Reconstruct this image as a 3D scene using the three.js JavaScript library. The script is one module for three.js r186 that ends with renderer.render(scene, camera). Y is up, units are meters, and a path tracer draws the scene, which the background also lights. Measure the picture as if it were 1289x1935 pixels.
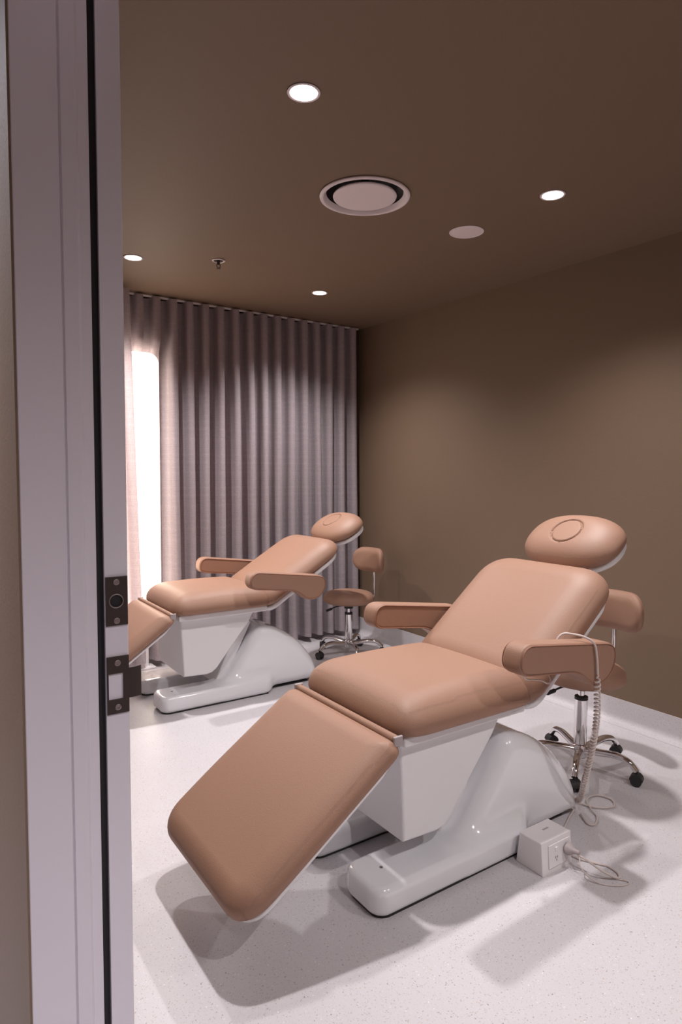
import * as THREE from 'three';
import { mergeGeometries } from 'three/addons/utils/BufferGeometryUtils.js';
import { RoundedBoxGeometry } from 'three/addons/geometries/RoundedBoxGeometry.js';
import { RectAreaLightUniformsLib } from 'three/addons/lights/RectAreaLightUniformsLib.js';
RectAreaLightUniformsLib.init();

// ------------------------------------------------------------------ camera, light, exposure
const scene = new THREE.Scene();
const FPX = 1218.8, YAW = 0.60082, PITCH = 0.06039, ROLL = 0.00513, EYE = 1.4365;
const camera = new THREE.PerspectiveCamera(2 * Math.atan(967.5 / FPX) * 180 / Math.PI, 1289 / 1935, 0.02, 40);
camera.rotation.order = 'YXZ';
camera.rotation.set(-PITCH, -YAW, ROLL);
camera.position.set(0, EYE, 0);
scene.add(camera);
scene.background = new THREE.Color(0x000000);

const renderer = new THREE.WebGLRenderer({ antialias: true });
renderer.toneMapping = THREE.LinearToneMapping;
renderer.toneMappingExposure = 1.0;
renderer.shadowMap.enabled = true;

// room: right wall x = XR, curtained wall z = ZF, door wall between x = XC (corridor face) and XL (room face)
const XR = 3.40, ZF = -4.77, ZN = 0.95, XL = 0.268, XC = 0.140, H = 2.70, JZ = -0.95;
const LAMP_COLOR = new THREE.Color(1.0, 0.945, 0.945), LAMP_CD = 12.9, LAMP_HALF = 65 * Math.PI / 180, LAMP_BLEND = 1.0;
const CORRIDOR_COLOR = new THREE.Color(0.94, 0.91, 1.0);
const PANEL_COLOR = new THREE.Color(1.0, 0.86, 0.70), PANEL_NITS = 3.8;
const LAMPS = [
  [1.15, -1.91, 'round ceiling downlight above the footrest of the chair with the draped cord'],
  [2.484, -1.94, 'round ceiling downlight beside the round ceiling speaker, near the taupe wall'],
  [1.18, -3.905, 'round ceiling downlight closest to the glowing panel at the curtain'],
  [2.478, -3.896, 'round ceiling downlight in front of the curtain, beside the taupe wall corner'],
  [1.15, 0.35, 'round ceiling downlight just inside the doorway'],
  [2.48, 0.35, 'round ceiling downlight at the doorway end beside the taupe wall'],
];

// ------------------------------------------------------------------ helpers
let seed = 7;
const rnd = () => { seed = (seed * 1664525 + 1013904223) >>> 0; return seed / 4294967296; };
const V = (x, y, z) => new THREE.Vector3(x, y, z);
const taken = {};
function numbered(n) { const k = taken[n] = (taken[n] ?? -1) + 1; return k ? `${n}_${String(k).padStart(3, '0')}` : n; }
function mesh(name, geo, mat, parent) {
  const m = new THREE.Mesh(geo, mat); m.castShadow = m.receiveShadow = true;
  m.name = parent ? name : numbered(name);
  (parent ?? scene).add(m); return m;
}
function thing(name, label, category, [x, y, z] = [0, 0, 0], turn = 0, group) {
  const o = new THREE.Group(); o.name = numbered(name); o.position.set(x, y, z); o.rotation.y = turn;
  o.userData = { label, category }; if (group) o.userData.group = group;
  scene.add(o); return o;
}
function struct(o, label, category) { o.userData = { kind: 'structure', label, category }; return o; }
function box(x0, x1, y0, y1, z0, z1) {
  const g = new THREE.BoxGeometry(x1 - x0, y1 - y0, z1 - z0); g.translate((x0 + x1) / 2, (y0 + y1) / 2, (z0 + z1) / 2);
  return metreUV(g);
}
function rbox(x0, x1, y0, y1, z0, z1, r = 0.006) {
  const g = new RoundedBoxGeometry(x1 - x0, y1 - y0, z1 - z0, 3, r); g.translate((x0 + x1) / 2, (y0 + y1) / 2, (z0 + z1) / 2); return g;
}
function metreUV(g) {
  const p = g.attributes.position, n = g.attributes.normal, uv = new Float32Array(p.count * 2);
  for (let i = 0; i < p.count; i++) {
    const ax = Math.abs(n.getX(i)), ay = Math.abs(n.getY(i)), az = Math.abs(n.getZ(i));
    if (ay >= ax && ay >= az) { uv[2 * i] = p.getX(i); uv[2 * i + 1] = p.getZ(i); }
    else if (ax >= az) { uv[2 * i] = p.getZ(i); uv[2 * i + 1] = p.getY(i); }
    else { uv[2 * i] = p.getX(i); uv[2 * i + 1] = p.getY(i); }
  }
  g.setAttribute('uv', new THREE.BufferAttribute(uv, 2)); return g;
}
function cyl(r0, r1, h, x, y, z, seg = 32) { const g = new THREE.CylinderGeometry(r1, r0, h, seg); g.translate(x, y + h / 2, z); return g; }
function tube(pts, r, seg = 64, rad = 10, closed = false) {
  return new THREE.TubeGeometry(new THREE.CatmullRomCurve3(pts, closed, 'catmullrom', 0.5), seg, r, rad, closed);
}
function lathe(pts, seg = 64) { return new THREE.LatheGeometry(pts.map(([r, y]) => new THREE.Vector2(r, y)), seg); }
function extrudeXY(points, z0, z1, bevel = 0.006, curve = 8) {   // points [x,y] or a Shape, extruded along z between z0 and z1
  const s = Array.isArray(points) === false ? points : new THREE.Shape(points.map(([x, y]) => new THREE.Vector2(x, y)));
  const g = new THREE.ExtrudeGeometry(s, { depth: z1 - z0 - 2 * bevel, bevelEnabled: bevel > 0, bevelSize: bevel, bevelThickness: bevel, bevelOffset: -bevel, bevelSegments: 3, curveSegments: curve });
  g.translate(0, 0, z0 + bevel); return g;
}
// mesh of the surface F = 0 (F < 0 inside): surface nets, then each vertex is pushed onto the surface
function implicit(F, lo, hi, cell) {
  const n = [0, 1, 2].map(i => Math.ceil((hi[i] - lo[i]) / cell) + 1), id = (i, j, k) => (k * n[1] + j) * n[0] + i;
  const f = new Float32Array(n[0] * n[1] * n[2]);
  for (let k = 0; k < n[2]; k++) for (let j = 0; j < n[1]; j++) for (let i = 0; i < n[0]; i++) f[id(i, j, k)] = F(lo[0] + i * cell, lo[1] + j * cell, lo[2] + k * cell);
  const vid = new Int32Array(f.length).fill(-1), P = [], idx = [];
  const C = []; for (let c = 0; c < 8; c++) C.push([c & 1, (c >> 1) & 1, c >> 2]);
  const E = []; for (let a = 0; a < 8; a++) for (const b of [1, 2, 4]) if (!(a & b)) E.push([a, a | b]);
  for (let k = 0; k < n[2] - 1; k++) for (let j = 0; j < n[1] - 1; j++) for (let i = 0; i < n[0] - 1; i++) {
    let x = 0, y = 0, z = 0, m = 0;
    for (const [a, b] of E) {
      const A = C[a], B = C[b], fa = f[id(i + A[0], j + A[1], k + A[2])], fb = f[id(i + B[0], j + B[1], k + B[2])];
      if (fa < 0 === fb < 0) continue;
      const t = fa / (fa - fb); x += A[0] + t * (B[0] - A[0]); y += A[1] + t * (B[1] - A[1]); z += A[2] + t * (B[2] - A[2]); m++;
    }
    if (m) { vid[id(i, j, k)] = P.length / 3; P.push(lo[0] + (i + x / m) * cell, lo[1] + (j + y / m) * cell, lo[2] + (k + z / m) * cell); }
  }
  const st = [id(1, 0, 0), id(0, 1, 0), id(0, 0, 1)];
  for (let k = 1; k < n[2] - 1; k++) for (let j = 1; j < n[1] - 1; j++) for (let i = 1; i < n[0] - 1; i++) {
    const o = id(i, j, k);
    for (let a = 0; a < 3; a++) {
      const s = f[o] < 0; if (s === f[o + st[a]] < 0) continue;
      const u = st[(a + 1) % 3], w = st[(a + 2) % 3], q = [vid[o - u - w], vid[o - w], vid[o], vid[o - u]];
      if (s) idx.push(q[0], q[1], q[2], q[0], q[2], q[3]); else idx.push(q[0], q[2], q[1], q[0], q[3], q[2]);
    }
  }
  const N = new Float32Array(P.length), e = 1e-4;
  for (let i = 0; i < P.length; i += 3) {
    let x = P[i], y = P[i + 1], z = P[i + 2], g;
    const grad = () => [(F(x + e, y, z) - F(x - e, y, z)) / (2 * e), (F(x, y + e, z) - F(x, y - e, z)) / (2 * e), (F(x, y, z + e) - F(x, y, z - e)) / (2 * e)];
    for (let it = 0; it < 4; it++) {
      g = grad(); const l2 = g[0] ** 2 + g[1] ** 2 + g[2] ** 2; if (l2 < 1e-9) break;
      let s = F(x, y, z) / l2; const len = Math.abs(s) * Math.sqrt(l2); if (len > cell * 0.5) s *= cell * 0.5 / len;
      x -= s * g[0]; y -= s * g[1]; z -= s * g[2];
    }
    g = grad(); const l = Math.hypot(...g) || 1;
    P[i] = x; P[i + 1] = y; P[i + 2] = z; N[i] = g[0] / l; N[i + 1] = g[1] / l; N[i + 2] = g[2] / l;
  }
  const geo = new THREE.BufferGeometry();
  geo.setAttribute('position', new THREE.Float32BufferAttribute(P, 3));
  geo.setAttribute('normal', new THREE.BufferAttribute(N, 3)); geo.setIndex(idx);
  return metreUV(geo);
}
// upholstered pad: plan outline half-lengths hx, hz (corner radius R, squareness p), pillowed edge a wide and b high above y = 0, underside at -c
const sdPlan = (x, z, hx, hz, R, p) => {
  const qx = Math.abs(x) - hx + R, qz = Math.abs(z) - hz + R, mx = Math.max(qx, 0), mz = Math.max(qz, 0);
  return (mx || mz ? Math.pow(Math.pow(mx, p) + Math.pow(mz, p), 1 / p) : Math.max(qx, qz)) - R;
};
function padField({ hx, hz, R, p = 2.5, a, b, c, crown = 0, plan, dent, pe = 2 }) {
  return (x, y, z) => {
    const d = plan ? plan(x, z) : sdPlan(x, z, hx, hz, R, p);
    const e = Math.max(0, d + a) / a;
    let top = b + crown * Math.max(0, 1 - (x / hx) ** 2) * Math.max(0, 1 - (z / hz) ** 2);
    if (dent && y > 0) top -= dent(x, z);
    const v = y > 0 ? Math.pow(y / top, 2) : Math.pow(-y / c, 4);
    return Math.min(a, c, b) * 0.5 * (Math.pow(e, pe) + v - 1);
  };
}
function pad(o, cell = 0.012) {
  const m = 2.5 * cell;
  return implicit(padField(o), [-o.hx - m, -o.c - m, -o.hz - m], [o.hx + m, o.b + (o.crown ?? 0) + m, o.hz + m], cell);
}

// ------------------------------------------------------------------ textures and materials
function noiseTex(size, fn, srgb) {
  const d = new Uint8Array(size * size * 4);
  for (let y = 0; y < size; y++) for (let x = 0; x < size; x++) { const c = fn(x, y), i = (y * size + x) * 4; d[i] = c[0]; d[i + 1] = c[1]; d[i + 2] = c[2]; d[i + 3] = 255; }
  const t = new THREE.DataTexture(d, size, size); t.wrapS = t.wrapT = THREE.RepeatWrapping; t.magFilter = THREE.LinearFilter; t.minFilter = THREE.LinearMipmapLinearFilter; t.generateMipmaps = true;
  if (srgb) t.colorSpace = THREE.SRGBColorSpace; t.needsUpdate = true; return t;
}
function valueField(size, cells) {            // tiling smooth noise 0..1
  const g = Array.from({ length: cells * cells }, rnd), s = t => t * t * (3 - 2 * t);
  return (x, y) => {
    const u = x / size * cells, v = y / size * cells, i = Math.floor(u), j = Math.floor(v), fu = s(u - i), fv = s(v - j), G = (a, b) => g[((b % cells + cells) % cells) * cells + (a % cells + cells) % cells];
    return (G(i, j) * (1 - fu) + G(i + 1, j) * fu) * (1 - fv) + (G(i, j + 1) * (1 - fu) + G(i + 1, j + 1) * fu) * fv;
  };
}
function floorTexture() {                     // speckled vinyl, 1 tile = 0.8 m
  const S = 1024, c = new Float32Array(S * S * 3), big = valueField(S, 9);
  for (let y = 0; y < S; y++) for (let x = 0; x < S; x++) { const k = 1 + (big(x, y) - 0.5) * 0.012 + (rnd() - 0.5) * 0.07, i = (y * S + x) * 3; c[i] = 201 * k; c[i + 1] = 197 * k; c[i + 2] = 201 * k; }
  const chips = [[176, 160, 152], [150, 140, 142], [196, 178, 170], [238, 232, 232], [120, 110, 110], [186, 172, 178]];
  for (let n = 0; n < 9000; n++) {
    const col = chips[Math.floor(rnd() * rnd() * chips.length)], r = 0.6 + rnd() * rnd() * 2.4, cx = rnd() * S, cy = rnd() * S, ex = 0.6 + rnd() * 0.8, w = 0.55 + 0.45 * rnd();
    for (let y = Math.floor(cy - r - 1); y <= cy + r + 1; y++) for (let x = Math.floor(cx - r - 1); x <= cx + r + 1; x++) {
      const d = Math.hypot((x - cx) * ex, (y - cy) / ex) - r; if (d > 0.5) continue;
      const i = (((y + S) % S) * S + (x + S) % S) * 3, k = w * Math.min(1, 0.5 - d);
      for (let q = 0; q < 3; q++) c[i + q] += (col[q] - c[i + q]) * k;
    }
  }
  const t = noiseTex(S, (x, y) => { const i = (y * S + x) * 3; return [c[i], c[i + 1], c[i + 2]].map(v => Math.max(0, Math.min(255, v))); }, true);
  t.repeat.set(1 / 0.8, 1 / 0.8); return t;
}
function fabricTexture() {
  const S = 512, a = valueField(S, 128), b = valueField(S, 40), rows = Array.from({ length: S }, rnd), cols = Array.from({ length: S }, rnd);
  const t = noiseTex(S, (x, y) => { const k = 0.90 + 0.07 * rows[y >> 1] + 0.07 * cols[x >> 1] + 0.05 * (a(x, y) - 0.5) + 0.05 * (b(x, y) - 0.5) + 0.04 * (rnd() - 0.5); return [198 * k, 187 * k, 190 * k]; }, true);
  t.repeat.set(4, 4); return t;
}
function leatherBump() {
  const S = 512, a = valueField(S, 170), b = valueField(S, 90);
  const t = noiseTex(S, (x, y) => { const v = 255 * (0.55 * a(x, y) + 0.45 * b(x, y)); return [v, v, v]; }); t.repeat.set(4, 4); return t;
}
function plasterBump() {
  const S = 512, a = valueField(S, 200), b = valueField(S, 60);
  const t = noiseTex(S, (x, y) => { const v = 255 * (0.6 * a(x, y) + 0.4 * b(x, y)); return [v, v, v]; }); t.repeat.set(1.6, 1.6); return t;
}
const lin = (r, g, b) => new THREE.Color().setRGB(r, g, b);
const std = o => new THREE.MeshPhysicalMaterial(o);
const plaster = plasterBump(), hide = leatherBump(), speckle = floorTexture(), weave = fabricTexture();
const M = {
  paint: std({ color: lin(0.176, 0.117, 0.077), roughness: 0.65, bumpMap: plaster, bumpScale: 0.0004 }),
  floor: std({ map: speckle, roughness: 0.42 }),
  enamel: std({ color: lin(0.66, 0.62, 0.67), roughness: 0.32 }),
  rubber: std({ color: lin(0.012, 0.01, 0.012), roughness: 0.8 }),
  bronze: std({ color: lin(0.05, 0.036, 0.032), metalness: 0.4, roughness: 0.5 }),
  screw: std({ color: lin(0.30, 0.25, 0.24), metalness: 0.9, roughness: 0.45 }),
  leather: std({ color: lin(0.318, 0.178, 0.121), roughness: 0.55, bumpMap: hide, bumpScale: 0.00035, sheen: 0.2, sheenRoughness: 0.5, sheenColor: lin(0.7, 0.5, 0.42) }),
  seam: std({ color: lin(0.30, 0.145, 0.095), roughness: 0.6 }),
  shell: std({ color: lin(0.82, 0.825, 0.86), roughness: 0.14, clearcoat: 1.0, clearcoatRoughness: 0.03 }),
  board: std({ color: lin(0.78, 0.77, 0.785), roughness: 0.4 }),
  dark: std({ color: lin(0.02, 0.018, 0.02), roughness: 0.6 }),
  chrome: std({ color: lin(0.78, 0.76, 0.77), metalness: 1, roughness: 0.08 }),
  curtain: std({ map: weave, color: lin(0.88, 0.86, 0.89), roughness: 0.95, transmission: 0.22, thickness: 0, side: THREE.DoubleSide }),
  plastic: std({ color: lin(0.78, 0.75, 0.76), roughness: 0.4 }),
  vent: std({ color: lin(0.72, 0.64, 0.66), roughness: 0.5 }),
  cable: std({ color: lin(0.60, 0.52, 0.49), roughness: 0.5 }),
  greyPlug: std({ color: lin(0.40, 0.35, 0.35), roughness: 0.5 }),
  lamp: std({ color: lin(0.9, 0.9, 0.9), emissive: LAMP_COLOR, emissiveIntensity: 9, roughness: 0.5 }),
  panel: std({ color: lin(0.9, 0.9, 0.9), emissive: PANEL_COLOR, emissiveIntensity: 5, roughness: 0.5 }),
};

// ------------------------------------------------------------------ room shell
const TH = 0.12;
struct(mesh('floor', box(-1.5, XR + TH, -0.12, 0, ZF - TH, 1.6), M.floor), 'pale speckled vinyl floor with fine grey flecks', 'floor');
const VENT = [1.795, -2.44];
const ceilingShape = new THREE.Shape([[-1.5, -1.6], [XR + TH, -1.6], [XR + TH, TH - ZF], [-1.5, TH - ZF]].map(a => new THREE.Vector2(...a)));
{ const h = new THREE.Path(); h.absarc(VENT[0], -VENT[1], 0.183, 0, 2 * Math.PI); ceilingShape.holes.push(h); }
const ceilingGeo = new THREE.ExtrudeGeometry(ceilingShape, { depth: 0.12, bevelEnabled: false, curveSegments: 48 }); ceilingGeo.rotateX(-Math.PI / 2); ceilingGeo.translate(0, H, 0);
struct(mesh('ceiling', metreUV(ceilingGeo), M.paint), 'dark taupe painted flat ceiling', 'ceiling');
struct(mesh('wall_right', box(XR, XR + TH, 0, H, ZF - TH, ZN + TH), M.paint), 'bare taupe painted wall beside both chairs', 'wall');
struct(mesh('wall_back', box(XC, XR, 0, H, ZF - TH, ZF), M.paint), 'taupe wall hidden behind the curtain', 'wall');
struct(mesh('wall_front', box(XC, XR, 0, H, ZN, ZN + TH), M.paint), 'taupe wall behind the doorway', 'wall');
const XF = XC - 0.0146, JX = 0.005, FD = 0.045, HEAD = 2.12, NZ = -0.03;                       // frame depth, door head, near jamb face
struct(mesh('wall_left', mergeGeometries([
  box(XC + JX, XL + JX, 0, H, ZF, JZ - FD), box(XC + JX, XL + JX, 0, H, NZ + FD, ZN), box(XC + JX, XL + JX, HEAD + FD, H, JZ - FD, NZ + FD),
  box(XF + JX - 0.003, XC + JX, 0, H, ZF, JZ - FD), box(XF + JX - 0.003, XF + JX, 0, H, JZ - FD, JZ + 0.0125), box(XF + JX - 0.003, XC + JX, 0, H, NZ + FD, ZN), box(XF + JX - 0.003, XF + JX, 0, H, NZ - 0.0125, NZ + FD), box(XF + JX - 0.003, XF + JX, HEAD - 0.010, H, JZ + 0.0125, NZ - 0.0125)]), M.paint), 'taupe wall that holds the doorway', 'wall');
struct(mesh('wall_corridor', mergeGeometries([
  box(-1.5, -1.38, 0, H, ZF - TH, 1.6), box(-1.38, XC, 0, H, ZF - TH, ZF), box(-1.38, XC, 0, H, 1.48, 1.6), box(XC, XL, 0, H, ZN, 1.48)]), M.paint), 'taupe corridor walls outside the doorway', 'wall');

// coved skirting of the floor vinyl
function coveShape() {
  const h = 0.141, t = 0.005, r = 0.045, s = new THREE.Shape();
  s.moveTo(0, 0); s.lineTo(-t - r, 0); s.lineTo(-t - r, 0.0015);
  for (let i = 1; i <= 10; i++) { const a = i / 10 * Math.PI / 2; s.lineTo(-t - r + r * Math.sin(a), 0.0015 + r - r * Math.cos(a)); }
  s.lineTo(-t, h); s.lineTo(0, h); return s;
}
{
  const g = new THREE.ExtrudeGeometry(coveShape(), { depth: ZN - ZF, bevelEnabled: false }); g.translate(XR, 0, ZF);
  struct(mesh('baseboard_right', metreUV(g), M.floor), 'coved speckled vinyl upstand along the taupe wall', 'skirting');
  const g2 = new THREE.ExtrudeGeometry(coveShape(), { depth: XR - XL, bevelEnabled: false }); g2.rotateY(Math.PI / 2); g2.translate(XL, 0, ZF);
  struct(mesh('baseboard_back', metreUV(g2), M.floor), 'coved speckled vinyl upstand below the curtain', 'skirting');
}

// ------------------------------------------------------------------ door frame with strike plates
{
  const d = struct(thing('door_1', '', ''), 'white enamelled door frame with two dark strike plates and black seal', 'door frame'); d.position.x = JX;
  // profile in x (through the wall) and z (towards the opening); JZ is the rebate face
  const prof = f => {
    const s = new THREE.Shape(), p = [[XF, -FD], [XF, 0.0130], [XF + 0.001, 0.014], [0.1815, 0.014], [0.1835, 0.011], [0.1855, 0.014], [0.204, 0.014], [0.208, 0.009], [0.2215, 0.009], [0.2215, -0.018], [0.2345, -0.018], [0.2345, 0], [XL - 0.002, 0], [XL, -0.002], [XL, -FD]];
    p.forEach(([x, z], i) => i ? s.lineTo(x, f * z) : s.moveTo(x, f * z)); s.closePath(); return s;
  };
  const up = (f, z, len) => { const g = new THREE.ExtrudeGeometry(prof(f), { depth: len, bevelEnabled: false }); g.rotateX(-Math.PI / 2); g.scale(1, 1, -1); const ix = g.index; g.translate(0, 0, z); return flip(g); };
  function flip(g) { const p = g.attributes.position, n = g.attributes.normal; for (let i = 0; i < p.count; i += 3) for (const a of [p, n]) { const t = [a.getX(i), a.getY(i), a.getZ(i)]; a.setXYZ(i, a.getX(i + 1), a.getY(i + 1), a.getZ(i + 1)); a.setXYZ(i + 1, ...t); } g.computeVertexNormals(); return g; }
  mesh('jamb', up(1, JZ, HEAD), M.enamel, d);
  mesh('jamb', up(-1, NZ, HEAD), M.enamel, d);
  mesh('head', mergeGeometries([box(XF, 0.2215, HEAD - 0.012, HEAD + FD, JZ + 0.0145, NZ - 0.0145), box(0.2345, XL, HEAD, HEAD + FD, JZ + 0.0005, NZ - 0.0005)]), M.enamel, d);
  mesh('seal_strip', box(0.2216, 0.2344, 0, HEAD, JZ - 0.0175, JZ - 0.006), M.rubber, d);
  mesh('seal_strip', box(0.2216, 0.2344, 0, HEAD, NZ + 0.006, NZ + 0.0175), M.rubber, d);
  const face = JZ + 0.0006;
  const plate = (shape, holes) => { holes.forEach(h => shape.holes.push(h)); const g = new THREE.ExtrudeGeometry(shape, { depth: 0.0018, bevelEnabled: true, bevelSize: 0.0004, bevelThickness: 0.0004, bevelOffset: -0.0004, bevelSegments: 2, curveSegments: 20 }); g.translate(0, 0, face); return g; };
  const rect = (x0, x1, y0, y1) => new THREE.Shape([[x0, y0], [x1, y0], [x1, y1], [x0, y1]].map(a => new THREE.Vector2(...a)));
  const hole = new THREE.Path(); hole.absarc(0.250, 1.2495, 0.0095, 0, 2 * Math.PI);
  const bolt = mesh('strike_plate', plate(rect(0.2352, 0.2665, 1.2135, 1.285), [hole]), M.bronze, d); bolt.userData.label = 'dark bronze deadbolt strike with round hole';
  const cup = cyl(0.0095, 0.0095, 0.0004, 0, 0, 0, 24); cup.rotateX(Math.PI / 2); cup.translate(0.250, 1.2495, JZ + 0.0004);
  mesh('bolt_socket', cup, M.rubber, bolt);
  const ring = new THREE.TorusGeometry(0.0098, 0.0009, 8, 32); ring.translate(0.250, 1.2495, face + 0.002); mesh('hole_rim', ring, M.screw, bolt);
  const sq = new THREE.Path([[0.2375, 1.1045], [0.2375, 1.1425], [0.2585, 1.1425], [0.2585, 1.1045]].map(a => new THREE.Vector2(...a)));
  const lipS = new THREE.Shape([[0.2352, 1.083], [0.2668, 1.083], [0.2668, 1.1035], [0.272, 1.1035], [0.272, 1.1485], [0.2668, 1.1485], [0.2668, 1.1680], [0.2352, 1.1680]].map(a => new THREE.Vector2(...a)));
  const latch = mesh('strike_plate', plate(lipS, [sq]), M.bronze, d); latch.userData.label = 'dark bronze latch strike with projecting lip';
  const lp = []; for (let i = 0; i <= 8; i++) { const a = i / 8 * 0.9; lp.push([0.270 + 0.016 * Math.sin(a) / Math.sin(0.9), face + 0.002 - 0.012 * (1 - Math.cos(a))]); }
  const ls = new THREE.Shape([...lp.map(([x, z]) => new THREE.Vector2(x, -z)), ...lp.slice().reverse().map(([x, z]) => new THREE.Vector2(x - 0.0004, -z + 0.0018))]);
  const lg = new THREE.ExtrudeGeometry(ls, { depth: 0.045, bevelEnabled: false }); lg.rotateX(-Math.PI / 2); lg.translate(0, 1.1035, 0);
  mesh('lip', lg, M.bronze, latch);
  for (const [par, ys] of [[bolt, [1.277, 1.2205]], [latch, [1.158, 1.0925]]]) for (const y of ys) {
    const head = lathe([[0, 0.0005], [0.002, 0.0004], [0.0021, 0.0011], [0.0042, 0.0009], [0.0046, 0]], 20); head.rotateX(Math.PI / 2); head.translate(0.2505, y, face + 0.0022);
    mesh('screw', head, M.screw, par);
  }
}

// ------------------------------------------------------------------ ceiling fittings
for (const [x, z, label] of LAMPS) {
  const t = thing('downlight', label, 'ceiling light', [x, H, z], 0, 'round recessed ceiling downlights');
  mesh('trim_ring', lathe([[0.046, -0.0005], [0.046, -0.003], [0.050, -0.005], [0.055, -0.004], [0.057, -0.0005], [0.046, -0.0005]], 48), M.vent, t);
  const disc = cyl(0.0465, 0.0465, 0.0015, 0, -0.003, 0, 48); mesh('diffuser', disc, M.lamp, t);
  const s = new THREE.SpotLight(LAMP_COLOR, LAMP_CD, 0, LAMP_HALF, LAMP_BLEND, 2);
  s.castShadow = true; s.shadow.radius = 2.0; s.shadow.mapSize.set(2048, 2048); s.position.set(0, -0.012, 0); s.target.position.set(0, -1, 0); t.add(s, s.target); s.name = 'light'; s.target.name = 'light_target';
}
for (const [x, z, label, k] of [[-0.45, -1.9, 'round ceiling downlight along the corridor past the doorway', 2.2], [-0.3, 1.0, 'round ceiling downlight in the corridor before the doorway', 1.6]]) {
  const t = thing('corridor_downlight', label, 'ceiling light', [x, H, z], 0, 'corridor ceiling downlights');
  mesh('trim_ring', lathe([[0.046, -0.0005], [0.046, -0.003], [0.050, -0.005], [0.055, -0.004], [0.057, -0.0005], [0.046, -0.0005]], 48), M.vent, t);
  mesh('diffuser', cyl(0.0465, 0.0465, 0.0015, 0, -0.003, 0, 48), M.lamp, t);
  const s = new THREE.SpotLight(CORRIDOR_COLOR, LAMP_CD * k, 0, LAMP_HALF, LAMP_BLEND, 2);
  s.castShadow = true; s.shadow.radius = 2.0; s.position.set(0, -0.012, 0); s.target.position.set(0, -1, 0); t.add(s, s.target); s.name = 'light'; s.target.name = 'light_target';
}
{
  const t = thing('air_diffuser', 'large round white ceiling air vent with flat central disc', 'air vent', [VENT[0], H, VENT[1]]);
  mesh('outer_ring', lathe([[0.176, 0.010], [0.186, -0.009], [0.196, -0.013], [0.206, -0.009], [0.209, -0.0008], [0.1835, -0.0008], [0.180, 0.010]], 96), M.vent, t);
  mesh('throat', lathe([[0.1815, 0.0], [0.1815, 0.095], [0, 0.095], [0, 0.098], [0.1825, 0.098], [0.1825, 0.0]], 64), M.dark, t);
  mesh('central_disc', lathe([[0, 0.004], [0.135, 0.004], [0.143, 0.001], [0.146, -0.004], [0.144, -0.009], [0.136, -0.0115], [0, -0.013]], 96), M.vent, t);
  mesh('hub', cyl(0.02, 0.02, 0.090, 0, 0.004, 0, 20), M.dark, t);
}
{
  const t = thing('ceiling_speaker', 'flat round pinkish white ceiling speaker grille', 'speaker', [2.491, H, -2.485]);
  mesh('rim', lathe([[0.080, -0.0005], [0.080, -0.003], [0.086, -0.0045], [0.0895, -0.003], [0.090, -0.0005], [0.08, -0.0005]], 64), M.vent, t);
  mesh('grille', lathe([[0, -0.0048], [0.05, -0.0044], [0.0805, -0.003], [0.0805, -0.0006], [0, -0.0006]], 64), M.vent, t);
}
{
  const t = thing('fire_sprinkler', 'small chrome pendent fire sprinkler on a white rose', 'sprinkler', [1.614, H, -3.663]);
  mesh('rose', lathe([[0.029, -0.0008], [0.030, -0.005], [0.034, -0.007], [0.038, -0.004], [0.039, -0.0008], [0.029, -0.0008]], 40), M.vent, t);
  mesh('recess', cyl(0.0295, 0.0295, 0.001, 0, -0.0016, 0, 32), M.bronze, t);
  mesh('stem', cyl(0.008, 0.010, 0.026, 0, -0.027, 0, 16), M.bronze, t);
  mesh('frame_arm', tube([V(-0.009, -0.022, 0), V(-0.012, -0.032, 0), V(-0.004, -0.045, 0)], 0.0022, 12, 6), M.bronze, t);
  mesh('frame_arm', tube([V(0.009, -0.022, 0), V(0.012, -0.032, 0), V(0.004, -0.045, 0)], 0.0022, 12, 6), M.bronze, t);
  mesh('deflector', lathe([[0, -0.045], [0.012, -0.046], [0.014, -0.048], [0, -0.049]], 20), M.bronze, t);
}

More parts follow.
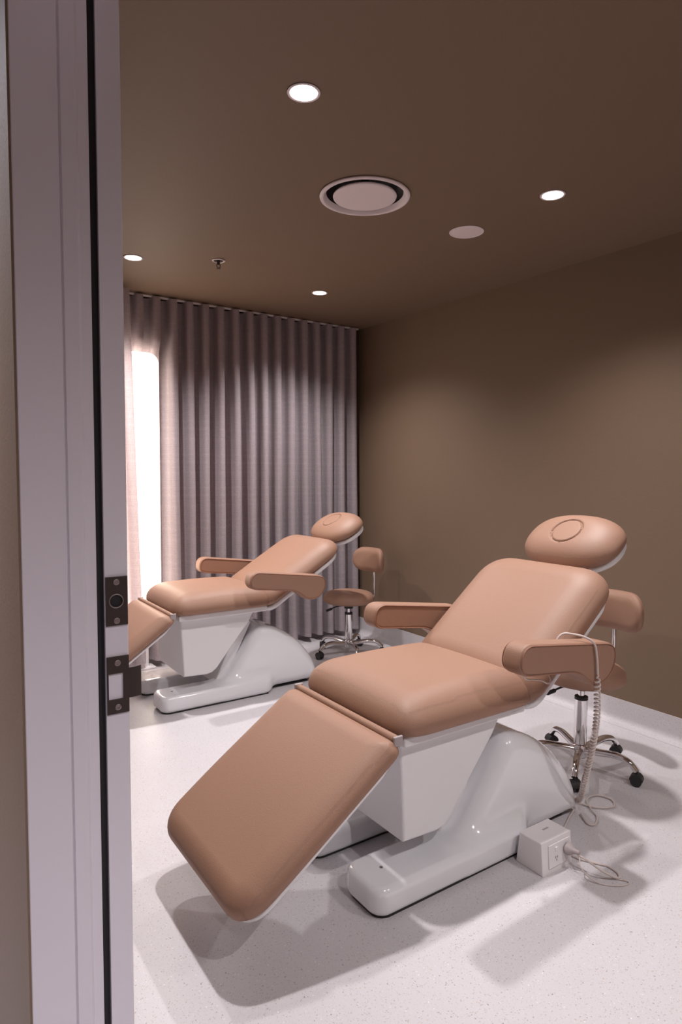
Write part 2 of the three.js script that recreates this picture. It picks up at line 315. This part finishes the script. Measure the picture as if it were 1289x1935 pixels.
// ------------------------------------------------------------------ curtains, track, glowing panel
const PITCHX = 0.1235;
function curtainGeo(x0, x1, zc, y0, y1, amp, off, edge, nPer = 26, rowsN = 60, thick = 0, press) {
  const cols = Math.round((x1 - x0) / PITCHX * nPer), pos = [], uv = [], idx = [];
  const folds = Math.ceil((x1 - x0) / PITCHX) + 2, fr = Array.from({ length: folds }, (_, i) => [Math.sin(i * 12.9 + x0 * 31) * 0.5, Math.sin(i * 7.7 + 1.3) * 0.5, Math.sin(i * 3.1 + 2.2) * 0.5]);
  const lerpF = (s, k) => { const i = Math.min(folds - 2, Math.floor(s)), f = s - i, w = f * f * (3 - 2 * f); return fr[i][k] * (1 - w) + fr[i + 1][k] * w; };
  for (let r = 0; r <= rowsN; r++) {
    const v = r / rowsN, y = y1 + (y0 - y1) * v, drop = (2.688 - y) / 2.6, yy = 2.688 - y;
    for (let c = 0; c <= cols; c++) {
      const s = c / cols * (x1 - x0) / PITCHX, ph = 2 * Math.PI * s + off, u = c / cols;
      const a = amp * (1 + 0.35 * lerpF(s, 0) * drop + 0.12 * drop);
      let x = x0 + s * PITCHX + 0.010 * Math.sin(2 * ph) * (1 - 0.3 * drop) + drop * 0.030 * lerpF(s, 1) + edge(u) * drop;
      let z = zc - a * Math.cos(ph) + 0.012 * drop * lerpF(s, 2) + 0.006 * drop * Math.sin(1.7 * ph + 2.5 * y + 3 * lerpF(s, 1)) + thick;
      if (press) z = press(x, y, z);
      pos.push(x, y + (thick ? 0 : 0), z); uv.push(s * 0.18, yy);
    }
  }
  for (let r = 0; r < rowsN; r++) for (let c = 0; c < cols; c++) { const a = r * (cols + 1) + c, b = a + cols + 1; idx.push(a, b, a + 1, b, b + 1, a + 1); }
  const g = new THREE.BufferGeometry(); g.setAttribute('position', new THREE.Float32BufferAttribute(pos, 3)); g.setAttribute('uv', new THREE.Float32BufferAttribute(uv, 2)); g.setIndex(idx); g.computeVertexNormals(); return g;
}
const CZ = ZF + 0.115;
// the panel stands against the curtain and presses its folds back
const PX0 = 0.99, PX1 = 1.568, PY0 = 0.33, PY1 = 2.285, PZ = ZF + 0.150;
const ss = (a, b, t) => { const k = Math.max(0, Math.min(1, (t - a) / (b - a))); return k * k * (3 - 2 * k); };
function pushed(x, y, z) {
  const lim = PZ - 0.045, w = ss(PX1 + 0.055, PX1 + 0.008, x) * ss(PY1 + 0.10, PY1 + 0.01, y) * ss(PY0 - 0.15, PY0 - 0.01, y);
  if (w <= 0) return z;
  const zi = ZF + 0.02 + (lim - ZF - 0.02) * (z - ZF) / 0.175;
  return z + (Math.min(zi, lim) - z) * w;
}
{
  const t = thing('curtain', 'grey lilac wave pleated curtain hanging across the far wall to the corner', 'curtain', [0, 0, 0]);
  mesh('cloth', curtainGeo(1.15, 3.30, CZ, 0.05, 2.685, 0.052, 1.1, u => 0.05 * u - 0.01, 30, 130, 0, pushed), M.curtain, t);
  mesh('hem', curtainGeo(1.15, 3.30, CZ, 0.048, 0.165, 0.052, 1.1, u => 0.05 * u - 0.01, 30, 6, 0.002, pushed), M.curtain, t);
  const t2 = thing('curtain', 'glowing curtain edge hanging in front of the lit panel beside the door frame', 'curtain', [0, 0, 0]);
  mesh('cloth', curtainGeo(0.55, 1.345, ZF + 0.225, 0.05, 2.685, 0.032, 2.2, u => 0.080 * u), M.curtain, t2);
  const k = thing('curtain_track', 'slim white curtain track running along the ceiling above the pleats', 'curtain track', [0, 0, 0]);
  mesh('rail', rbox(0.50, 3.36, H - 0.0135, H - 0.0005, CZ - 0.012, CZ + 0.012, 0.003), M.plastic, k);
  mesh('rail', rbox(0.50, 1.26, H - 0.0135, H - 0.0005, ZF + 0.213, ZF + 0.237, 0.003), M.plastic, k);
}
{
  const x0 = PX0, x1 = PX1, y0 = PY0, y1 = PY1, r = 0.075, zf = PZ;
  const t = thing('light_panel', 'tall glowing white panel with rounded corners standing before the curtain', 'light panel', [(x0 + x1) / 2, 0, zf]);
  const w = (x1 - x0) / 2, rr = (inset) => { const a = w - inset, b0 = y0 + inset, b1 = y1 - inset, q = r - inset, s = new THREE.Shape(); s.moveTo(-a + q, b0); s.lineTo(a - q, b0); s.absarc(a - q, b0 + q, q, -Math.PI / 2, 0); s.lineTo(a, b1 - q); s.absarc(a - q, b1 - q, q, 0, Math.PI / 2); s.lineTo(-a + q, b1); s.absarc(-a + q, b1 - q, q, Math.PI / 2, Math.PI); s.lineTo(-a, b0 + q); s.absarc(-a + q, b0 + q, q, Math.PI, 1.5 * Math.PI); return s; };
  mesh('diffuser', extrudeXY(rr(0), -0.030, 0, 0.004, 16), M.panel, t);
  mesh('stand_leg', rbox(-0.20, -0.17, 0, y0 + 0.1, -0.040, -0.031, 0.003), M.plastic, t);
  mesh('stand_leg', rbox(0.17, 0.20, 0, y0 + 0.1, -0.040, -0.031, 0.003), M.plastic, t);
  mesh('foot', rbox(-0.24, 0.24, 0, 0.012, -0.10, 0.02, 0.004), M.plastic, t);
  const front = new THREE.RectAreaLight(PANEL_COLOR, PANEL_NITS, 2 * w - 0.02, y1 - y0 - 0.04); front.position.set(0, (y0 + y1) / 2, 0.006); front.lookAt(V((x0 + x1) / 2, (y0 + y1) / 2, 5)); front.rotation.set(0, Math.PI, 0); front.name = 'light'; t.add(front);
  const back = new THREE.RectAreaLight(PANEL_COLOR, PANEL_NITS, 2 * w - 0.02, y1 - y0 - 0.04); back.position.set(0, (y0 + y1) / 2, -0.034); back.rotation.set(0, 0, 0); back.name = 'light'; t.add(back);
}

// ------------------------------------------------------------------ treatment chairs
// chair frame: x runs from feet to head, origin on the floor below the seat hinge line (x = 0 there is world 1.29)
const X0 = 1.29;
const pl = (x, y) => [x - X0, y];
const smin = (a, b, k) => { const h = Math.max(0, Math.min(1, 0.5 + 0.5 * (b - a) / k)); return b + (a - b) * h - k * h * (1 - h); };
function sdPoly(P, x, y) {
  let d = 1e9, s = 1;
  for (let i = 0, j = P.length - 1; i < P.length; j = i++) {
    const ex = P[j][0] - P[i][0], ey = P[j][1] - P[i][1], wx = x - P[i][0], wy = y - P[i][1], t = Math.max(0, Math.min(1, (wx * ex + wy * ey) / (ex * ex + ey * ey)));
    d = Math.min(d, (wx - ex * t) ** 2 + (wy - ey * t) ** 2);
    const a = y >= P[i][1], b = y < P[j][1], c = ex * wy > ey * wx; if ((a && b && c) || (!a && !b && !c)) s = -s;
  }
  return s * Math.sqrt(d);
}
function baseGeo() {
  const spl = new THREE.SplineCurve([[1.63, 0.015], [1.66, 0.11], [1.72, 0.20], [1.79, 0.295], [1.85, 0.385], [1.90, 0.43], [1.99, 0.42], [2.10, 0.365], [2.22, 0.265], [2.31, 0.14], [2.35, 0.015]].map(([x, y]) => new THREE.Vector2(...pl(x, y))));
  const P = spl.getPoints(44).map(p => [p.x, p.y]);
  const ext = (d, e, r) => { const a = d + r, b = e + r; return Math.hypot(Math.max(a, 0), Math.max(b, 0)) + Math.min(Math.max(a, b), 0) - r; };
  const x0 = 1.214 - X0, x1 = 1.95 - X0;
  const F = (x, y, z) => {
    const az = Math.abs(z);
    const leg = ext(sdPlan(x - (x0 + x1) / 2, az - 0.194, (x1 - x0) / 2, 0.104, 0.055, 2), Math.abs(y - 0.055) - 0.048, 0.022);
    const dome = ext(sdPoly(P, x, y), az - 0.245, 0.06);
    return Math.max(smin(leg, dome, 0.085), 0.007 - y);
  };
  return implicit(F, [x0 - 0.03, -0.012, -0.32], [2.40 - X0, 0.47, 0.32], 0.0115);
}
const chairCache = {};
function buildChair(label, x, z, backDeg) {
  const G = chairCache;
  if (!G.base) {
    G.base = baseGeo();
    const foot = s => { const x0 = 1.228 - X0, x1 = 1.92 - X0, z0 = 0.104, z1 = 0.286, q = 0.045, h = new THREE.Shape(); h.moveTo(x1, z0); h.lineTo(x1, z1); h.lineTo(x0 + q, z1); h.absarc(x0 + q, z1 - q, q, Math.PI / 2, Math.PI); h.lineTo(x0, z0 + q); h.absarc(x0 + q, z0 + q, q, Math.PI, 1.5 * Math.PI); const g = new THREE.ExtrudeGeometry(h, { depth: 0.009, bevelEnabled: false, curveSegments: 10 }); g.rotateX(Math.PI / 2); g.translate(0, 0.009, 0); if (s < 0) g.rotateX(Math.PI).translate(0, 0.009, 0); return g.toNonIndexed ? (g.index ? g.toNonIndexed() : g) : g; };
    const gp = [foot(1), foot(-1), rbox(1.70 - X0, 2.27 - X0, 0.0, 0.009, -0.20, 0.20, 0.004)];
    G.plate = mergeGeometries(gp);
    G.body = extrudeXY([[1.352, 0.546], [1.372, 0.19], [1.52, 0.183], [1.555, 0.190], [1.585, 0.212], [1.615, 0.248], [1.80, 0.470], [1.845, 0.546]].map(a => pl(...a)), -0.235, 0.235, 0.010);
    G.seatBoard = rbox(0.035, 0.625, 0.545, 0.582, -0.288, 0.288, 0.010);
    G.seat = pad({ hx: 0.328, hz: 0.328, R: 0.13, p: 2.9, a: 0.115, b: 0.095, c: 0.030, crown: 0.022 });
    G.leg = pad({ hx: 0.338, hz: 0.330, R: 0.13, p: 3.0, a: 0.075, b: 0.055, c: 0.024, crown: 0.006, plan: (u, w) => sdPlan(u, w, 0.338, 0.330 - 0.015 * Math.max(0, u / 0.338) ** 2, u > 0 ? 0.10 : 0.045, 2.2) });
    G.legBoard = pad({ hx: 0.325, hz: 0.308, R: 0.10, p: 2.3, a: 0.008, b: 0.008, c: 0.010 });
    G.back = pad({ hx: 0.348, hz: 0.338, R: 0.17, p: 2.4, a: 0.13, b: 0.085, c: 0.026, crown: 0.014, plan: (u, w) => sdPlan(u, w, 0.348, 0.338, u > 0 ? 0.17 : 0.10, 2.3) });
    G.backBoard = pad({ hx: 0.335, hz: 0.318, R: 0.15, p: 2.3, a: 0.010, b: 0.012, c: 0.020, plan: (u, w) => sdPlan(u, w, 0.335, 0.318, u > 0 ? 0.16 : 0.07, 2.2) });
    const ringD = (u, w) => { const q = Math.abs(Math.hypot((u + 0.004) / 0.074, w / 0.072) - 1) * 0.073; return 0.009 * Math.exp(-((q / 0.0042) ** 2)); };
    G.head = pad({ hx: 0.162, hz: 0.245, R: 0.15, p: 2.2, a: 0.10, b: 0.075, c: 0.026, crown: 0.010, dent: ringD, plan: (u, w) => (Math.pow(Math.pow(Math.abs(u) / 0.162, 2.35) + Math.pow(Math.abs(w) / 0.245, 2.35), 1 / 2.35) - 1) * 0.162 }, 0.006);
    G.headBoard = pad({ hx: 0.152, hz: 0.232, a: 0.010, b: 0.012, c: 0.018, plan: (u, w) => (Math.pow(Math.pow(Math.abs(u) / 0.152, 2.35) + Math.pow(Math.abs(w) / 0.232, 2.35), 1 / 2.35) - 1) * 0.152 });
    const sh = new THREE.Shape(); sh.moveTo(0.082, 0); sh.lineTo(0.50, 0); sh.quadraticCurveTo(0.572, 0, 0.574, -0.055); sh.bezierCurveTo(0.576, -0.12, 0.53, -0.165, 0.465, -0.163); sh.bezierCurveTo(0.41, -0.161, 0.39, -0.112, 0.30, -0.110); sh.lineTo(0.082, -0.112); sh.bezierCurveTo(0.042, -0.112, 0.022, -0.095, 0.022, -0.058); sh.bezierCurveTo(0.022, -0.02, 0.042, 0, 0.082, 0);
    G.arm = extrudeXY(sh, -0.042, 0.042, 0.014, 14);
    const pipe = sh.getSpacedPoints(90).slice(0, -1);
    const cen = [0.30, -0.06];
    G.pipe = s => tube(pipe.map(p => V(cen[0] + (p.x - cen[0]) * 0.978, cen[1] + (p.y - cen[1]) * 0.90, s * 0.0425)), 0.0022, 140, 6, true);
    G.roll = (() => { const g = new THREE.CapsuleGeometry(0.014, 0.585, 8, 20); g.rotateX(Math.PI / 2); return g; })();
    G.lift = extrudeXY([[1.605, 0.090], [1.665, 0.075], [1.865, 0.455], [1.80, 0.50]].map(a => pl(...a)), -0.15, 0.15, 0.008);
  }
  const t = thing('treatment_chair', label, 'treatment chair', [x, 0, z]);
  const b = mesh('base', G.base, M.shell, t); b.userData.label = 'glossy white moulded base with two forward feet';
  mesh('base_plate', G.plate, M.dark, t);
  for (const s of [-1, 1]) {
    const c1 = cyl(0.006, 0.006, 0.002, 1.31 - X0, 0.1026, s * 0.19, 16); mesh('bolt', c1, M.screw, b);
    const c2 = new THREE.CylinderGeometry(0.006, 0.006, 0.004, 16); c2.rotateX(Math.PI / 2); c2.translate(1.90 - X0, 0.065, s * 0.2855); mesh('bolt', c2, M.screw, b);
  }
  mesh('lift_arm', G.lift, M.board, t);
  mesh('housing', G.body, M.board, t);
  mesh('seat_board', G.seatBoard, M.board, t);
  const seat = mesh('seat', G.seat, M.leather, t); seat.position.set(0.333, 0.605, 0);
  const roll = mesh('hinge_roll', G.roll, M.leather, t); roll.position.set(-0.012, 0.592, 0);
  for (const s of [-1, 1]) { const e = mesh('hinge_cap', rbox(-0.028, 0.008, 0.572, 0.606, s > 0 ? 0.303 : -0.313, s > 0 ? 0.313 : -0.303, 0.004), M.greyPlug, t); }
  // footrest: tilted down from the hinge
  const fa = 34.8 * Math.PI / 180, foot = new THREE.Group(); foot.name = 'footrest'; t.add(foot);
  foot.position.set(-0.012, 0.578, 0); foot.rotation.z = Math.PI + fa;               // local +x points down towards the feet
  const fc = mesh('cushion', G.leg, M.leather, foot); fc.scale.y = 1; fc.rotation.x = Math.PI; fc.position.set(0.336, 0.006, 0);
  const fb = mesh('board', G.legBoard, M.board, foot); fb.rotation.x = Math.PI; fb.position.set(0.338, 0.038, 0);
  // backrest
  const ba = backDeg * Math.PI / 180, back = new THREE.Group(); back.name = 'backrest'; t.add(back);
  back.position.set(1.90 - X0, 0.575, 0); back.rotation.z = ba;
  mesh('cushion', G.back, M.leather, back).position.set(0.345, 0.012, 0);
  mesh('tray', G.backBoard, M.board, back).position.set(0.335, -0.024, 0);
  const head = new THREE.Group(); head.name = 'headrest'; t.add(head); head.position.copy(back.position); head.rotation.z = ba;
  mesh('cushion', G.head, M.leather, head).position.set(0.868, 0.004, 0);
  mesh('tray', G.headBoard, M.board, head).position.set(0.868, -0.034, 0);
  mesh('bracket', rbox(0.60, 0.80, -0.060, -0.046, -0.05, 0.05, 0.004), M.greyPlug, head);
  // armrests hang from the backrest
  const pu = 0.30, px = 1.90 - X0 + pu * Math.cos(ba), py = 0.575 + pu * Math.sin(ba);
  for (const s of [-1, 1]) {
    const arm = new THREE.Group(); arm.name = 'armrest'; t.add(arm);
    arm.position.set(px - 0.455, py + 0.108, s * 0.402); arm.rotation.z = -7.2 * Math.PI / 180;
    mesh('cushion', G.arm, M.leather, arm);
    mesh('piping', mergeGeometries([G.pipe(1), G.pipe(-1)]), M.seam, arm);
    const pv = new THREE.CylinderGeometry(0.02, 0.02, 0.10, 20); pv.rotateX(Math.PI / 2); pv.translate(0.47, -0.12, -s * 0.08); mesh('pivot', pv, M.greyPlug, arm);
  }
  return t;
}
const CH1 = buildChair('tan leather treatment chair with a coiled white cord draped over its armrest', X0, -1.85, 38.4);
const CH2 = buildChair('tan leather treatment chair reclined lower, standing before the curtain', X0 + 0.025, -3.95, 31.0);

// ------------------------------------------------------------------ rolling stools
function buildStool(label, x, z, backTurn, starTurn, seatY, padShift = 0) {
  const t = thing('rolling_stool', label, 'stool', [x, 0, z], 0, undefined);
  mesh('seat', (() => { const g = pad({ hx: 0.2, hz: 0.2, R: 0.2, p: 2, a: 0.07, b: 0.045, c: 0.04, crown: 0.006, pe: 2.4 }); g.translate(0, seatY - 0.05, 0); return g; })(), M.leather, t);
  mesh('seat_plate', mergeGeometries([cyl(0.09, 0.11, 0.012, 0, seatY - 0.103, 0), cyl(0.035, 0.035, 0.03, 0, seatY - 0.133, 0)]), M.dark, t);
  const lever = mesh('height_lever', mergeGeometries([tube([V(0, 0, 0), V(0.07, -0.004, 0), V(0.11, -0.012, 0), V(0.15, -0.03, 0)], 0.005, 20, 8), (() => { const g = new THREE.CapsuleGeometry(0.010, 0.035, 6, 12); g.rotateZ(Math.PI / 2 - 0.35); g.translate(0.155, -0.031, 0); return g; })()]), M.dark, t);
  lever.position.set(0, seatY - 0.112, 0); lever.rotation.y = backTurn + Math.PI - 0.55;
  mesh('column', lathe([[0, 0.07], [0.030, 0.07], [0.030, seatY - 0.175], [0.027, seatY - 0.17], [0, seatY - 0.17]], 32), M.chrome, t);
  mesh('collar', cyl(0.0315, 0.0315, 0.014, 0, seatY - 0.182, 0), M.dark, t);
  mesh('piston', cyl(0.015, 0.015, 0.10, 0, seatY - 0.205, 0), M.chrome, t);
  mesh('hub', lathe([[0, 0.058], [0.033, 0.058], [0.036, 0.066], [0.036, 0.115], [0.031, 0.125], [0, 0.125]], 32), M.chrome, t);
  for (let k = 0; k < 5; k++) {
    const a = starTurn + k * 2 * Math.PI / 5, c = Math.cos(a), s = Math.sin(a), P = (r, y) => V(c * r, y, s * r);
    const leg = mesh('base_arm', (() => {
      const cur = new THREE.CatmullRomCurve3([P(0.025, 0.092), P(0.10, 0.104), P(0.18, 0.112), P(0.235, 0.098), P(0.268, 0.066)]), g = new THREE.TubeGeometry(cur, 30, 1, 14), p = g.attributes.position;
      for (let i = 0; i <= 30; i++) { const q = cur.getPointAt(i / 30), w = 0.020 - 0.005 * i / 30, h = 0.0185 - 0.005 * i / 30; for (let j = 0; j <= 14; j++) { const n = i * 15 + j, d = V(p.getX(n), p.getY(n), p.getZ(n)).sub(q), sd = d.x * -s + d.z * c; const al = d.clone().sub(V(-s * sd, 0, c * sd)); const r = q.clone().add(V(-s * sd * w, 0, c * sd * w)).add(al.multiplyScalar(h)); p.setXYZ(n, r.x, r.y, r.z); } }
      g.computeVertexNormals(); return g;
    })(), M.chrome, t);
    const ca = a + 0.6 + k * 1.1, cg = [];
    for (const e of [-1, 1]) { const w = new THREE.CylinderGeometry(0.025, 0.025, 0.016, 24); w.rotateX(Math.PI / 2); w.translate(0, 0, e * 0.013); cg.push(w); }
    const hood = new THREE.CylinderGeometry(0.029, 0.029, 0.044, 20, 1, false, 0, Math.PI); hood.rotateX(Math.PI / 2); hood.rotateZ(Math.PI / 2); hood.translate(0, 0.003, 0); cg.push(hood);
    cg.push(cyl(0.008, 0.008, 0.03, 0, 0.022, 0, 12));
    const cs = mesh('caster', mergeGeometries(cg), M.dark, t); cs.position.set(c * 0.268, 0.0252, s * 0.268); cs.rotation.y = ca;
  }
  // backrest on an L-shaped flat bar
  const bk = new THREE.Group(); bk.name = 'backrest'; t.add(bk); bk.rotation.y = backTurn;
  mesh('post', tube([V(0.05, seatY - 0.108, 0), V(0.17, seatY - 0.112, 0), V(0.262, seatY - 0.10, 0), V(0.278, seatY - 0.03, 0), V(0.281, seatY + 0.10, 0), V(0.284, seatY + 0.24, 0)], 0.011, 50, 10), M.chrome, bk);
  const g = pad({ hx: 0.100, hz: 0.168, R: 0.098, p: 2.3, a: 0.045, b: 0.035, c: 0.028, crown: 0.006 }, 0.008);
  g.rotateZ(Math.PI / 2);                                     // pad stands up, its face towards the sitter (-x)
  { const p = g.attributes.position; for (let i = 0; i < p.count; i++) p.setX(i, p.getX(i) - 2.2 * p.getZ(i) ** 2); g.computeVertexNormals(); }
  g.translate(0.262, seatY + 0.228, padShift); mesh('cushion', g, M.leather, bk);
  return t;
}
buildStool('tan brown leather rolling stool behind the chair with the draped cord', 2.715, -1.88, 0.05, 1.35, 0.525, 0.02);
buildStool('tan brown leather rolling stool at the curtain corner beside the lower reclined chair', 2.905, -4.125, 0.12, 1.9, 0.505);

// ------------------------------------------------------------------ floor power box, plug and cables
{
  const t = thing('power_box', 'small white floor power box with a plugged socket beside the chair base', 'power box', [1.935, 0, -1.478]);
  const sh = [[-0.062, 0], [0.060, 0], [0.052, 0.118], [-0.048, 0.118]];                    // z, y section; x along the length
  const g = extrudeXY(sh, -0.083, 0.083, 0.004); g.rotateY(Math.PI / 2); g.scale(1, 1, -1); { const ix = g.index; const p = g.attributes.position, n = g.attributes.normal, u = g.attributes.uv; for (let i = 0; i < p.count; i += 3) { for (const a of [p, n]) { const q = [a.getX(i), a.getY(i), a.getZ(i)]; a.setXYZ(i, a.getX(i + 1), a.getY(i + 1), a.getZ(i + 1)); a.setXYZ(i + 1, ...q); } } }
  mesh('case', g, M.plastic, t);
  const tl = Math.atan2(0.008, 0.118);
  const sp = mesh('socket_plate', rbox(-0.055, 0.066, -0.042, 0.042, 0, 0.005, 0.0022), M.plastic, t); sp.position.set(0.005, 0.060, 0.0557); sp.rotation.x = -tl;
  mesh('switch', rbox(-0.022, -0.008, 0.016, 0.030, 0.0045, 0.009, 0.002), M.plastic, sp);
  mesh('slot', box(-0.010, -0.0075, -0.012, -0.004, 0.0046, 0.0054), M.dark, sp);
  mesh('slot', box(-0.020, -0.0175, -0.012, -0.004, 0.0046, 0.0054), M.dark, sp);
  mesh('slot', box(-0.0152, -0.0127, -0.022, -0.014, 0.0046, 0.0054), M.dark, sp);
  mesh('carry_slot', box(-0.002, 0.030, 0.1179, 0.1186, -0.012, -0.004), M.greyPlug, t);
}
{
  const t = thing('power_lead', 'grey power plug and looping cord at the white power box', 'cable', [0, 0, 0]);
  const plug = lathe([[0, 0], [0.021, 0], [0.022, 0.006], [0.020, 0.016], [0.012, 0.026], [0.009, 0.036], [0.0085, 0.046], [0.0045, 0.052], [0, 0.052]], 24); plug.rotateX(Math.PI / 2 - 0.15); plug.translate(1.982, 0.068, -1.413);
  mesh('plug', plug, M.greyPlug, t);
  mesh('cable', tube([V(1.983, 0.066, -1.370), V(1.990, 0.058, -1.335), V(2.02, 0.030, -1.29), V(2.06, 0.008, -1.262), V(2.09, 0.0045, -1.275), V(2.10, 0.0045, -1.32), V(2.08, 0.0045, -1.36), V(2.05, 0.0045, -1.42), V(2.06, 0.0045, -1.48), V(2.14, 0.0045, -1.55), V(2.24, 0.0045, -1.60), V(2.345, 0.012, -1.64)], 0.0038, 160, 10), M.cable, t);
  mesh('slack_loop', tube([V(1.984, 0.064, -1.366), V(1.965, 0.03, -1.335), V(1.985, 0.004, -1.285), V(2.03, 0.004, -1.235), V(2.075, 0.004, -1.225), V(2.07, 0.004, -1.25), V(2.02, 0.004, -1.30)], 0.0022, 90, 8), M.cable, t);
}
{
  const t = thing('handset_cord', 'coiled pale cord draped over the armrest and hanging to the floor', 'cord', [0, 0, 0]);
  // straight lead: from below the armrest front, up across the top of the pad and down its outer face
  mesh('lead', tube([V(1.96, 0.735, -1.510), V(1.99, 0.80, -1.501), V(2.015, 0.842, -1.485), V(2.04, 0.8455, -1.455), V(2.065, 0.838, -1.420), V(2.09, 0.815, -1.399), V(2.105, 0.765, -1.397), V(2.112, 0.70, -1.396)], 0.0042, 100, 10), M.cable, t);
  const path = new THREE.CatmullRomCurve3([V(2.112, 0.70, -1.396), V(2.118, 0.655, -1.400), V(2.15, 0.52, -1.42), V(2.20, 0.36, -1.47), V(2.25, 0.21, -1.53), V(2.31, 0.09, -1.59), V(2.365, 0.030, -1.655)]);
  const turns = 44, pts = [], fr = path.computeFrenetFrames(turns * 10, false);
  for (let i = 0; i <= turns * 10; i++) { const u = i / (turns * 10), c = path.getPointAt(u), a = i / 10 * 2 * Math.PI, r = 0.0098 * Math.min(1, u * 25, (1 - u) * 25); pts.push(c.add(fr.normals[i].clone().multiplyScalar(r * Math.cos(a))).add(fr.binormals[i].clone().multiplyScalar(r * Math.sin(a)))); }
  mesh('coil', new THREE.TubeGeometry(new THREE.CatmullRomCurve3(pts), turns * 14, 0.0036, 6), M.cable, t);
  mesh('tail', tube([V(2.365, 0.030, -1.655), V(2.40, 0.010, -1.66), V(2.43, 0.006, -1.60), V(2.50, 0.006, -1.56), V(2.55, 0.006, -1.60), V(2.53, 0.006, -1.66), V(2.46, 0.007, -1.66), V(2.40, 0.010, -1.60), V(2.37, 0.006, -1.55), V(2.31, 0.006, -1.52), V(2.29, 0.006, -1.54), V(2.33, 0.010, -1.60)], 0.0036, 160, 8), M.cable, t);
  mesh('armrest_loop', tube([V(1.735, 0.785, -1.425), V(1.728, 0.760, -1.42), V(1.745, 0.738, -1.425), V(1.80, 0.722, -1.44), V(1.86, 0.705, -1.45), V(1.895, 0.688, -1.45), V(1.925, 0.690, -1.46), V(1.945, 0.715, -1.49), V(1.96, 0.735, -1.51)], 0.0028, 80, 8), M.cable, t);
}

renderer.render(scene, camera);
